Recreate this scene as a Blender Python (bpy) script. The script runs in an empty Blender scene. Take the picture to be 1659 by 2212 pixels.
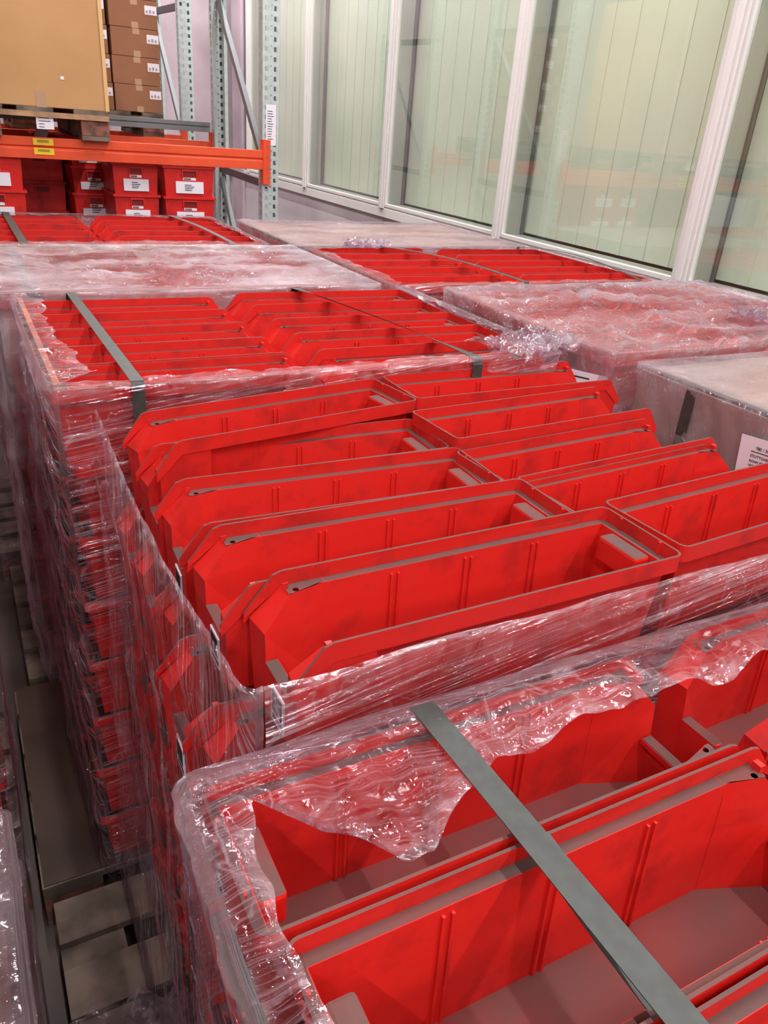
import bpy, bmesh, math, random
from mathutils import Vector, Matrix, noise
random.seed(7)
C = bpy.context.scene.collection
S = bpy.context.scene
PI = math.pi

# ------------------------------------------------------------------ camera
CAMZ = 1.935
cam_d = bpy.data.cameras.new('camera'); cam = bpy.data.objects.new('camera', cam_d); C.objects.link(cam)
cam_d.sensor_fit = 'VERTICAL'; cam_d.sensor_height = 36.0; cam_d.lens = 36.0 * 1661.0 / 2212.0
cam_d.clip_start = 0.02; cam_d.clip_end = 100
f = 1661.0; cx, cy = 829.5, 1106.0
dn = Vector((560 - cx, 4400 - cy, f)).normalized()
Yv = Vector((-155 - cx, 189 - cy, f)); Yv = (Yv - Yv.dot(dn) * dn).normalized()
Zv = -dn; Xv = Yv.cross(Zv)
RW = Matrix((Xv, Yv, Zv))                      # world <- image camera (x right, y down, z forward)
cr = RW @ Vector((1, 0, 0)); cu = RW @ Vector((0, -1, 0)); cb = RW @ Vector((0, 0, -1))
cam.matrix_world = Matrix(((cr.x, cu.x, cb.x, 0), (cr.y, cu.y, cb.y, 0), (cr.z, cu.z, cb.z, CAMZ), (0, 0, 0, 1)))
S.camera = cam

# ------------------------------------------------------------------ world and light
S.view_settings.view_transform = 'Standard'; S.view_settings.look = 'None'
S.view_settings.exposure = 0.34; S.view_settings.gamma = 1.0
S.view_settings.use_curve_mapping = False
w = bpy.data.worlds.new('world'); S.world = w; w.use_nodes = True
w.node_tree.nodes['Background'].inputs[0].default_value = (0.80, 0.74, 0.76, 1)
w.node_tree.nodes['Background'].inputs[1].default_value = 0.09
TUBES = [(x, y) for x in (0.3, 2.1) for y in (1.0, 3.6, 6.2, 8.3)] + [(-1.9, y) for y in (-4.2, -1.6)] + \
        [(x, y) for x in (-6.0, -11.0) for y in (-4.0, 1.0, 6.0)] + [(x, y) for x in (0.3, 2.1) for y in (-1.6, -4.5, -8.0, -12.0)]
TUBE_W = {-1.9: 38, 0.3: 17, 2.1: 29, -6.0: 9, -11.0: 20}
TUBE_Z = 4.6

# ------------------------------------------------------------------ materials
def new_mat(name):
    m = bpy.data.materials.new(name); m.use_nodes = True
    nt = m.node_tree
    return m, nt, nt.nodes['Principled BSDF']
def lin(c):
    return tuple((v / 12.92 if v <= 0.04045 else ((v + 0.055) / 1.055) ** 2.4) for v in c)
def rgb(r, g, b):
    return (*lin((r / 255, g / 255, b / 255)), 1)
def N(nt, kind, **kw):
    n = nt.nodes.new(kind)
    for k, v in kw.items():
        if k.startswith('i_'):
            n.inputs[int(k[2:]) if k[2:].isdigit() else k[2:].replace('_', ' ')].default_value = v
        else: setattr(n, k, v)
    return n
def LK(nt, a, b): nt.links.new(a, b)
def mixcol(nt, fac, a, b):
    n = nt.nodes.new('ShaderNodeMix'); n.data_type = 'RGBA'
    for s, v in ((n.inputs[0], fac), (n.inputs[6], a), (n.inputs[7], b)):
        if hasattr(v, 'links'): LK(nt, v, s)
        else: s.default_value = v
    return n.outputs[2]
def ramp(nt, src, p0, p1, c0=(0, 0, 0, 1), c1=(1, 1, 1, 1)):
    r = nt.nodes.new('ShaderNodeValToRGB'); r.color_ramp.elements[0].position = p0; r.color_ramp.elements[1].position = p1
    r.color_ramp.elements[0].color = c0; r.color_ramp.elements[1].color = c1
    LK(nt, src, r.inputs[0]); return r.outputs[0]
def simple(name, col, rough=0.6, metal=0.0, var=0.0, scale=8.0, col2=None, spec=0.5, bump=0.0):
    m, nt, b = new_mat(name)
    b.inputs['Roughness'].default_value = rough; b.inputs['Metallic'].default_value = metal
    b.inputs['Specular IOR Level'].default_value = spec
    if var or col2:
        tc = N(nt, 'ShaderNodeTexCoord'); nz = N(nt, 'ShaderNodeTexNoise'); nz.inputs['Scale'].default_value = scale
        nz.inputs['Detail'].default_value = 5
        LK(nt, tc.outputs['Object'], nz.inputs[0])
        c2 = col2 if col2 else tuple(v * (1 - var) for v in col[:3]) + (1,)
        LK(nt, mixcol(nt, ramp(nt, nz.outputs[0], .38, .62), col, c2), b.inputs['Base Color'])
        if bump:
            bp = N(nt, 'ShaderNodeBump'); bp.inputs['Strength'].default_value = bump; bp.inputs['Distance'].default_value = .004
            LK(nt, nz.outputs[0], bp.inputs['Height']); LK(nt, bp.outputs[0], b.inputs['Normal'])
    else: b.inputs['Base Color'].default_value = col
    return m

def plastic(name, base, smudge=True, dust=0.0):
    m, nt, b = new_mat(name)
    tc = N(nt, 'ShaderNodeTexCoord'); oi = N(nt, 'ShaderNodeObjectInfo')
    vm = N(nt, 'ShaderNodeVectorMath', operation='ADD'); sc = N(nt, 'ShaderNodeVectorMath', operation='SCALE')
    cmb = N(nt, 'ShaderNodeCombineXYZ')
    for i in range(3): LK(nt, oi.outputs['Random'], cmb.inputs[i])
    LK(nt, cmb.outputs[0], sc.inputs[0]); sc.inputs['Scale'].default_value = 17
    LK(nt, tc.outputs['Object'], vm.inputs[0]); LK(nt, sc.outputs[0], vm.inputs[1])
    n1 = N(nt, 'ShaderNodeTexNoise'); n1.inputs['Scale'].default_value = 11; n1.inputs['Detail'].default_value = 6; n1.inputs['Roughness'].default_value = .6
    n2 = N(nt, 'ShaderNodeTexNoise'); n2.inputs['Scale'].default_value = 34; n2.inputs['Detail'].default_value = 4
    LK(nt, vm.outputs[0], n1.inputs[0]); LK(nt, vm.outputs[0], n2.inputs[0])
    grime = rgb(150, 24, 20)
    c = mixcol(nt, ramp(nt, n1.outputs[0], .52, .70, (0, 0, 0, 1), (.65, .65, .65, 1)), base, grime)
    c = mixcol(nt, ramp(nt, n2.outputs[0], .55, .75, (0, 0, 0, 1), (.12, .12, .12, 1)), c, rgb(120, 60, 52))
    if dust:
        dc = rgb(92, 77, 73)
        n3 = N(nt, 'ShaderNodeTexNoise'); n3.inputs['Scale'].default_value = 9; n3.inputs['Detail'].default_value = 5
        LK(nt, vm.outputs[0], n3.inputs[0])
        c = mixcol(nt, ramp(nt, n3.outputs[0], .3, .7, (dust - .14,) * 3 + (1,), (min(1, dust + .12),) * 3 + (1,)), c, dc)
        b.inputs['Roughness'].default_value = .8; b.inputs['Specular IOR Level'].default_value = .2
    else:
        LK(nt, ramp(nt, n1.outputs[0], .3, .8, (.38,) * 3 + (1,), (.6,) * 3 + (1,)), b.inputs['Roughness'])
        b.inputs['Specular IOR Level'].default_value = .42
        bp = N(nt, 'ShaderNodeBump'); bp.inputs['Strength'].default_value = .06; bp.inputs['Distance'].default_value = .003
        LK(nt, n2.outputs[0], bp.inputs['Height']); LK(nt, bp.outputs[0], b.inputs['Normal'])
    LK(nt, c, b.inputs['Base Color'])
    return m
RED = plastic('red_plastic', rgb(211, 36, 30))
DUST = plastic('dusty_red_plastic', rgb(180, 34, 30), dust=.90)
FDUST = plastic('dusty_floor_plastic', rgb(180, 34, 32), dust=.74)

def film_mat(name, haze, gloss, streak=1.0, tint=(0.93, 0.87, 0.92, 1), hazecol=(0.90, 0.80, 0.85, 1), bump=0.8, crumple=.5, lines=.42, gbase=.03):
    m = bpy.data.materials.new(name); m.use_nodes = True; nt = m.node_tree
    nt.nodes.remove(nt.nodes['Principled BSDF']); out = nt.nodes['Material Output']
    uv = N(nt, 'ShaderNodeUVMap')
    mp = N(nt, 'ShaderNodeMapping'); mp.inputs['Scale'].default_value = (.55, 34, 1); mp.inputs['Rotation'].default_value = (0, 0, .10)
    LK(nt, uv.outputs[0], mp.inputs[0])
    s1 = N(nt, 'ShaderNodeTexNoise'); s1.inputs['Scale'].default_value = 1.6; s1.inputs['Detail'].default_value = 5; s1.inputs['Roughness'].default_value = .62
    s1.inputs['Distortion'].default_value = .5
    LK(nt, mp.outputs[0], s1.inputs[0])
    s2 = N(nt, 'ShaderNodeTexNoise'); s2.inputs['Scale'].default_value = 26; s2.inputs['Detail'].default_value = 5; s2.inputs['Distortion'].default_value = 1.2
    LK(nt, uv.outputs[0], s2.inputs[0])
    vo = N(nt, 'ShaderNodeTexVoronoi'); vo.inputs['Scale'].default_value = 22; vo.feature = 'F1'; vo.distance = 'EUCLIDEAN'
    mv = N(nt, 'ShaderNodeMapping'); mv.inputs['Scale'].default_value = (.8, 1.9, 1)
    LK(nt, uv.outputs[0], mv.inputs[0])
    wob = N(nt, 'ShaderNodeVectorMath', operation='MULTIPLY_ADD'); wob.inputs[1].default_value = (.09, .09, 0)
    LK(nt, s2.outputs['Color'], wob.inputs[0]); LK(nt, mv.outputs[0], wob.inputs[2]); LK(nt, wob.outputs[0], vo.inputs[0])
    def ridge(src, k, p):
        a = N(nt, 'ShaderNodeMath', operation='SUBTRACT'); a.inputs[1].default_value = .5; LK(nt, src, a.inputs[0])
        b = N(nt, 'ShaderNodeMath', operation='ABSOLUTE'); LK(nt, a.outputs[0], b.inputs[0])
        c = N(nt, 'ShaderNodeMath', operation='MULTIPLY_ADD'); c.use_clamp = True; c.inputs[1].default_value = -k; c.inputs[2].default_value = 1.0; LK(nt, b.outputs[0], c.inputs[0])
        d = N(nt, 'ShaderNodeMath', operation='POWER'); d.inputs[1].default_value = p; LK(nt, c.outputs[0], d.inputs[0])
        return d.outputs[0]
    mp3 = N(nt, 'ShaderNodeMapping'); mp3.inputs['Scale'].default_value = (.9, 70, 1); mp3.inputs['Location'].default_value = (3, 7, 0); mp3.inputs['Rotation'].default_value = (0, 0, -.06)
    LK(nt, uv.outputs[0], mp3.inputs[0])
    s3 = N(nt, 'ShaderNodeTexNoise'); s3.inputs['Scale'].default_value = 1.3; s3.inputs['Detail'].default_value = 3; LK(nt, mp3.outputs[0], s3.inputs[0])
    s4 = N(nt, 'ShaderNodeTexNoise'); s4.inputs['Scale'].default_value = 9; s4.inputs['Detail'].default_value = 3; s4.inputs['Distortion'].default_value = .8; LK(nt, uv.outputs[0], s4.inputs[0])
    r1 = ridge(s1.outputs[0], 48, 1.2); r3 = ridge(s3.outputs[0], 40, 1.2); r4 = ridge(s4.outputs[0], 50, 1.3)
    def madd(x, k, y):
        q = N(nt, 'ShaderNodeMath', operation='MULTIPLY_ADD'); q.inputs[1].default_value = k; LK(nt, x, q.inputs[0])
        if hasattr(y, 'links'): LK(nt, y, q.inputs[2])
        else: q.inputs[2].default_value = y
        return q.outputs[0]
    s5 = N(nt, 'ShaderNodeTexNoise'); s5.inputs['Scale'].default_value = 3.2; s5.inputs['Detail'].default_value = 3; LK(nt, mv.outputs[0], s5.inputs[0])
    msk = ramp(nt, s5.outputs[0], .34, .60, (.25, .25, .25, 1))
    rs = madd(r1, .55 * streak, madd(r3, .40 * streak, 0.0))
    rr_ = madd(r4, .55 * crumple, rs)
    hsum = madd(s2.outputs[0], .10, madd(vo.outputs['Distance'], .30 * crumple, rr_))
    bp = N(nt, 'ShaderNodeBump'); bp.inputs['Strength'].default_value = bump; bp.inputs['Distance'].default_value = .012
    LK(nt, hsum, bp.inputs['Height'])
    gl = N(nt, 'ShaderNodeBsdfGlossy'); gl.inputs['Roughness'].default_value = .05; gl.inputs['Color'].default_value = (1, .88, .97, 1)
    LK(nt, bp.outputs[0], gl.inputs['Normal'])
    tr = N(nt, 'ShaderNodeBsdfTransparent'); tr.inputs[0].default_value = tint
    df = N(nt, 'ShaderNodeBsdfDiffuse'); df.inputs[0].default_value = hazecol
    tl = N(nt, 'ShaderNodeBsdfTranslucent'); tl.inputs[0].default_value = hazecol
    dm = N(nt, 'ShaderNodeMixShader'); dm.inputs[0].default_value = .35; LK(nt, df.outputs[0], dm.inputs[1]); LK(nt, tl.outputs[0], dm.inputs[2])
    rm = N(nt, 'ShaderNodeMath', operation='MULTIPLY'); LK(nt, rr_, rm.inputs[0]); LK(nt, msk, rm.inputs[1])
    hv = ramp(nt, s5.outputs[0], .36, .66, (haze * .35,) * 3 + (1,), (min(1, haze * 1.9),) * 3 + (1,))
    hz = madd(rm.outputs[0], lines, hv)  # whitish film creases; this haze also paints in streak highlights without specular
    da = N(nt, 'ShaderNodeAttribute', attribute_name='dens')
    hm = N(nt, 'ShaderNodeMath', operation='MULTIPLY'); LK(nt, ramp(nt, s2.outputs[0], .35, .65), hm.inputs[0]); LK(nt, da.outputs['Fac'], hm.inputs[1])
    ha = N(nt, 'ShaderNodeMath', operation='MULTIPLY_ADD'); ha.inputs[1].default_value = .26; ha.use_clamp = True; LK(nt, hm.outputs[0], ha.inputs[0]); LK(nt, hz, ha.inputs[2]); hz = ha.outputs[0]
    m1 = N(nt, 'ShaderNodeMixShader'); LK(nt, hz, m1.inputs[0]); LK(nt, tr.outputs[0], m1.inputs[1]); LK(nt, dm.outputs[0], m1.inputs[2])
    lw = N(nt, 'ShaderNodeLayerWeight'); lw.inputs[0].default_value = .22
    LK(nt, bp.outputs[0], lw.inputs['Normal'])
    gf = N(nt, 'ShaderNodeMath', operation='MULTIPLY_ADD'); gf.inputs[1].default_value = .42 * gloss; gf.inputs[2].default_value = gbase * gloss
    LK(nt, lw.outputs['Fresnel'], gf.inputs[0])
    g2 = N(nt, 'ShaderNodeMath', operation='MULTIPLY_ADD'); g2.inputs[1].default_value = .10; LK(nt, da.outputs['Fac'], g2.inputs[0]); LK(nt, madd(rm.outputs[0], .30, gf.outputs[0]), g2.inputs[2])
    cl = N(nt, 'ShaderNodeClamp'); cl.inputs[2].default_value = .8; LK(nt, g2.outputs[0], cl.inputs[0])
    m2 = N(nt, 'ShaderNodeMixShader'); LK(nt, cl.outputs[0], m2.inputs[0]); LK(nt, m1.outputs[0], m2.inputs[1]); LK(nt, gl.outputs[0], m2.inputs[2])
    LK(nt, m2.outputs[0], out.inputs[0])
    return m
FILM_CLEAR = film_mat('clear_film', .012, .9, crumple=.9, lines=.42)
FILM_MILK = film_mat('milky_film', .34, 1.1, streak=.5, crumple=1.0, hazecol=(.70, .62, .64, 1), lines=.35)
FILM_GREY = film_mat('grey_film', .16, 1.0, streak=.5, crumple=.25, hazecol=(.72, .66, .67, 1), lines=.18)
FILM_SIDE = film_mat('wrapped_film', .012, 1.0, streak=1.0, crumple=.45, lines=.60)
FILM_SCRAP = film_mat('crumpled_film', .10, 1.5, streak=.2, crumple=1.6, lines=.4)

STRAP = simple('strap_plastic', rgb(62, 66, 61), .5, col2=rgb(54, 57, 53), scale=60)
WOOD = simple('pallet_wood', rgb(122, 108, 94), .85, col2=rgb(84, 73, 64), scale=9, bump=.3)
WOODL = simple('pale_wood', rgb(190, 150, 112), .8, col2=rgb(150, 116, 88), scale=12)
BLOCK = simple('block_wood', rgb(150, 92, 80), .85, col2=rgb(90, 66, 56), scale=20)
CARD = simple('cardboard', rgb(196, 152, 104), .85, col2=rgb(188, 144, 97), scale=3)
CARDD = simple('brown_cardboard', rgb(150, 104, 76), .85, col2=rgb(140, 96, 70), scale=3)
CARDG = simple('grey_cardboard', rgb(170, 150, 134), .85, col2=rgb(150, 130, 116), scale=4)
TAPE = simple('packing_tape', rgb(186, 150, 120), .2)
GALV = simple('galvanised_steel', rgb(192, 204, 202), .42, .2, col2=rgb(178, 191, 190), scale=30)
GREY = simple('grey_steel', rgb(120, 124, 126), .5, .3)
DGREY = simple('dark_steel', rgb(92, 78, 82), .5, .2)
ORANGE = simple('orange_steel', rgb(232, 84, 42), .4, col2=rgb(222, 74, 38), scale=6)
WHITE = simple('white_frame', rgb(222, 218, 214), .8, spec=.2)
PANEL = simple('white_panel', rgb(218, 208, 212), .5, col2=rgb(208, 197, 202), scale=3)
BACKW = simple('back_wall_paint', rgb(196, 178, 186), .55, col2=rgb(172, 152, 160), scale=1.5)
DARKW = simple('dark_gap', rgb(50, 38, 32), .8)
JAMB = simple('grey_jamb', rgb(178, 180, 172), .5)
GAPSHADE = simple('gap_shade_grey', rgb(96, 100, 96), .6)
PAPER = simple('white_paper', rgb(232, 228, 236), .6)
INK = simple('black_ink', rgb(40, 38, 40), .7)
YEL = simple('yellow_label', rgb(240, 204, 44), .5)
CONC = simple('concrete_floor', rgb(86, 72, 66), .6, col2=rgb(64, 52, 48), scale=3, bump=.2)
CEIL = simple('ceiling_paint', rgb(150, 140, 138), .8)
def blind_mat():
    m, nt, b = new_mat('blind_fabric')
    tc = N(nt, 'ShaderNodeTexCoord'); nz = N(nt, 'ShaderNodeTexNoise'); nz.inputs['Scale'].default_value = 1.1
    LK(nt, tc.outputs['Object'], nz.inputs[0])
    LK(nt, mixcol(nt, ramp(nt, nz.outputs[0], .4, .6), rgb(234, 240, 220), rgb(224, 232, 216)), b.inputs['Base Color'])
    b.inputs['Roughness'].default_value = .9; b.inputs['Specular IOR Level'].default_value = .1
    return m
BLIND = blind_mat()
def glass_mat():
    m = bpy.data.materials.new('window_glass'); m.use_nodes = True; nt = m.node_tree
    nt.nodes.remove(nt.nodes['Principled BSDF']); out = nt.nodes['Material Output']
    tr = N(nt, 'ShaderNodeBsdfTransparent'); tr.inputs[0].default_value = (.95, .97, .95, 1)
    gl = N(nt, 'ShaderNodeBsdfGlossy'); gl.inputs['Roughness'].default_value = .0; gl.inputs[0].default_value = (1, 1, 1, 1)
    fw = N(nt, 'ShaderNodeLayerWeight'); fw.inputs[0].default_value = .5
    pw = N(nt, 'ShaderNodeMath', operation='POWER'); pw.inputs[1].default_value = 3.0; LK(nt, fw.outputs['Facing'], pw.inputs[0])
    fr = N(nt, 'ShaderNodeMath', operation='MULTIPLY_ADD'); fr.inputs[1].default_value = .45; fr.inputs[2].default_value = .075; LK(nt, pw.outputs[0], fr.inputs[0])
    mx = N(nt, 'ShaderNodeMixShader'); LK(nt, fr.outputs[0], mx.inputs[0]); LK(nt, tr.outputs[0], mx.inputs[1]); LK(nt, gl.outputs[0], mx.inputs[2])
    LK(nt, mx.outputs[0], out.inputs[0]); return m
GLASS = glass_mat()
def emis(name, col, s):
    m, nt, b = new_mat(name); b.inputs['Emission Color'].default_value = col; b.inputs['Emission Strength'].default_value = s
    b.inputs['Base Color'].default_value = (.8, .8, .8, 1); return m
TUBEM = emis('lit_tube', (1, .93, .96, 1), 14)

# ------------------------------------------------------------------ mesh helpers
class MB:
    def __init__(s): s.v = []; s.f = []; s.m = []
    def quad(s, pts, mi=0):
        i = len(s.v); s.v += [tuple(p) for p in pts]; s.f.append(tuple(range(i, i + len(pts)))); s.m.append(mi); return s
    def box(s, a, b, mi=0):
        x0, y0, z0 = a; x1, y1, z1 = b
        P = [(x0, y0, z0), (x1, y0, z0), (x1, y1, z0), (x0, y1, z0), (x0, y0, z1), (x1, y0, z1), (x1, y1, z1), (x0, y1, z1)]
        i = len(s.v); s.v += P
        for q in ((0, 3, 2, 1), (4, 5, 6, 7), (0, 1, 5, 4), (1, 2, 6, 5), (2, 3, 7, 6), (3, 0, 4, 7)):
            s.f.append(tuple(i + k for k in q)); s.m.append(mi)
        return s
    def bar(s, p, q, w, h, mi=0, up=(0, 0, 1)):
        p = Vector(p); q = Vector(q); d = (q - p).normalized(); u = Vector(up)
        a = d.cross(u).normalized() * w / 2; b = a.cross(d).normalized() * h / 2
        i = len(s.v)
        for c in (p, q):
            s.v += [tuple(c - a - b), tuple(c + a - b), tuple(c + a + b), tuple(c - a + b)]
        for k in range(4):
            n = (k + 1) % 4; s.f.append((i + k, i + n, i + 4 + n, i + 4 + k)); s.m.append(mi)
        s.f.append((i + 3, i + 2, i + 1, i)); s.f.append((i + 4, i + 5, i + 6, i + 7)); s.m += [mi, mi]
        return s
    def build(s, name, mats, parent=None, merge=False, smooth=False, bevel=0, solid=0, offset=-1):
        me = bpy.data.meshes.new(name); me.from_pydata(s.v, [], s.f)
        if not isinstance(mats, (list, tuple)): mats = [mats]
        for m in mats: me.materials.append(m)
        for p, mi in zip(me.polygons, s.m): p.material_index = mi; p.use_smooth = smooth
        bm = bmesh.new(); bm.from_mesh(me)
        if merge: bmesh.ops.remove_doubles(bm, verts=bm.verts, dist=1e-5)
        bmesh.ops.recalc_face_normals(bm, faces=bm.faces)
        bm.to_mesh(me); bm.free()
        o = bpy.data.objects.new(name, me); C.objects.link(o)
        if parent: o.parent = parent
        if solid:
            md = o.modifiers.new('thickness', 'SOLIDIFY'); md.thickness = solid; md.offset = offset
        if bevel:
            md = o.modifiers.new('bevel', 'BEVEL'); md.width = bevel; md.segments = 2; md.limit_method = 'ANGLE'; md.angle_limit = .6
        return o
def tag(o, label=None, cat=None, group=None, kind=None):
    if label: o['label'] = label
    if cat: o['category'] = cat
    if group: o['group'] = group
    if kind: o['kind'] = kind
    return o
def empty(name, loc, rz=0, label=None, cat=None, group=None):
    o = bpy.data.objects.new(name, None); C.objects.link(o); o.location = loc; o.rotation_euler = (0, 0, rz)
    o.empty_display_size = .05
    return tag(o, label, cat, group)
KIDS = {}
def copy_tree(o, parent=None):
    c = o.copy(); C.objects.link(c); c.parent = parent
    for ch in o.children: copy_tree(ch, c)
    return c

# ------------------------------------------------------------------ setting
st = lambda o: tag(o, kind='structure')
WX = 2.90; BY = 9.3; SILL = 1.385
st(MB().box((-14, -16, -.1), (6, BY + .3, 0)).build('floor', CONC))
st(MB().box((-14, -16, 5.4), (6, BY + .3, 5.5)).build('ceiling', CEIL))
st(MB().box((-14, BY, 0), (WX + .05, BY + .1, 5.4)).build('wall_back', BACKW))
st(MB().box((-14.1, -16, 0), (-14, BY + .1, 5.4)).build('wall_left', BACKW))
st(MB().box((-14, -16.1, 0), (6, -16, 5.4)).build('wall_front', BACKW))
# lower panel of the partition, with seams at each post
MUL = [-3.45, -1.95, -.45, 1.05, 2.55, 4.0, 5.5, 7.03, 8.6]
lw_ = MB()
for a, b in zip([-16] + MUL, MUL + [BY]):
    lw_.box((WX + .012, a + .004, 0), (WX + .16, b - .004, SILL - .07))
lw_.box((WX + .02, -16, 0), (WX + .15, BY, SILL - .07))
lw_.box((WX + .02, -16, 3.6), (WX + .15, BY, 5.4))
st(lw_.build('wall_right', PANEL, bevel=.002))
st(MB().box((WX - .012, -16, SILL - .075), (WX + .18, BY, SILL - .012)).box((WX - .004, -16, SILL - .012), (WX + .18, BY, SILL)).build('trim_1', WHITE, bevel=.002))
st(MB().box((WX + 1.6, -16, 0), (WX + 1.7, BY, 5.4)).build('wall_room_behind', simple('far_room_wall', rgb(190, 190, 178), .8)))
for i, (a, b) in enumerate(zip([-.45, 1.05, 2.55, 4.0, 5.5, 7.03], [1.05, 2.55, 4.0, 5.5, 7.03, 8.6])):
    wname = 'window_%d' % (i + 1)
    fr = MB()
    fr.box((WX - .022, b - .036, SILL - .012), (WX + .02, b + .036, 3.6))
    fr.box((WX - .030, b - .016, SILL - .012), (WX - .02, b + .016, 3.6))
    fr.box((WX - .012, b - .052, SILL - .0), (WX + .02, b - .036, 3.6))
    fr.box((WX - .012, a + .036, SILL), (WX + .02, a + .052, 3.6))
    fr.box((WX - .012, a + .052, SILL), (WX + .02, b - .052, SILL + .022))
    fo = st(fr.build(wname, WHITE, bevel=.0015))
    g = MB().box((WX + .004, a + .05, SILL + .02), (WX + .010, b - .05, 3.6)).build('pane', GLASS, fo)
    j = MB().box((WX + .02, b - .056, SILL), (WX + .135, b + .02, 3.6)); j.box((WX + .02, a - .02, SILL), (WX + .135, a + .056, 3.6))
    j.box((WX + .02, a + .05, SILL - .01), (WX + .135, b - .05, SILL + .018)).build('jamb', JAMB, fo)
    MB().box((WX + .118, b - .068, SILL + .018), (WX + .136, b - .056, 3.6)).build('gap_shade_strip', GAPSHADE, fo)  # dark strip painting the shade in the gap between jamb and blinds
    bl = MB(); y = a + .06; k = 0
    while y < b - .075:
        bl.quad([(WX + .150 + .006 * (k % 2), y, SILL + .03), (WX + .156 - .003 * (k % 2), y + .092, SILL + .03),
                 (WX + .156 - .003 * (k % 2), y + .092, 3.6), (WX + .150 + .006 * (k % 2), y, 3.6)]); y += .086; k += 1
    ordn = ['nearest the camera at the right edge', 'second from the right, behind the wide right-hand pane', 'third from the right', 'fourth from the right', 'second from the rack end', 'at the far end beside the rack upright']
    tag(bl.build('vertical_blind', BLIND, solid=.0015, offset=0), 'pale green vertical slat blind behind glass, ' + ['nearest the camera', 'at the right edge of the photo', 'behind the widest full pane', 'behind the middle pane', 'behind the second pane from the rack', 'behind the pane nearest the rack upright'][i], 'blind', 'vertical blinds behind the glass partition')
# back wall columns, dark gap
st(MB().box((WX - .12, BY - .03, 0), (WX - .03, BY - .001, 5.4)).build('trim_2', DARKW))
st(MB().box((WX - .78, BY - .12, 0), (WX - .50, BY, 5.4)).build('trim_3', BACKW, bevel=.03))
st(MB().box((WX - .03, BY - .55, 0), (WX + .02, BY - .20, 5.4)).build('trim_4', BACKW, bevel=.03))
st(MB().box((WX - 1.3, BY - .06, 0), (WX - 1.05, BY, 5.4)).build('trim_5', BACKW, bevel=.02))

# ------------------------------------------------------------------ ceiling lights
for (x, y) in TUBES:
    e = empty('tube_light', (x, y, TUBE_Z), 0, 'ceiling tube luminaire high above the pallets', 'lamp', 'ceiling tube lights')
    MB().box((-.09, -.62, .03), (.09, .62, .08)).build('housing', WHITE, e)
    MB().box((-.05, -.6, 0), (-.02, .6, .03)).build('tube', TUBEM, e)
    MB().box((.02, -.6, 0), (.05, .6, .03)).build('tube', TUBEM, e)
    ld = bpy.data.lights.new('tube_glow', 'AREA'); ld.shape = 'RECTANGLE'; ld.size = .06; ld.size_y = 1.2
    ld.energy = TUBE_W[x] * 1.6; ld.color = (1, .965, .97)
    lo = bpy.data.objects.new('tube_glow', ld); C.objects.link(lo); lo.parent = e; lo.location = (0, 0, -.01)

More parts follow.
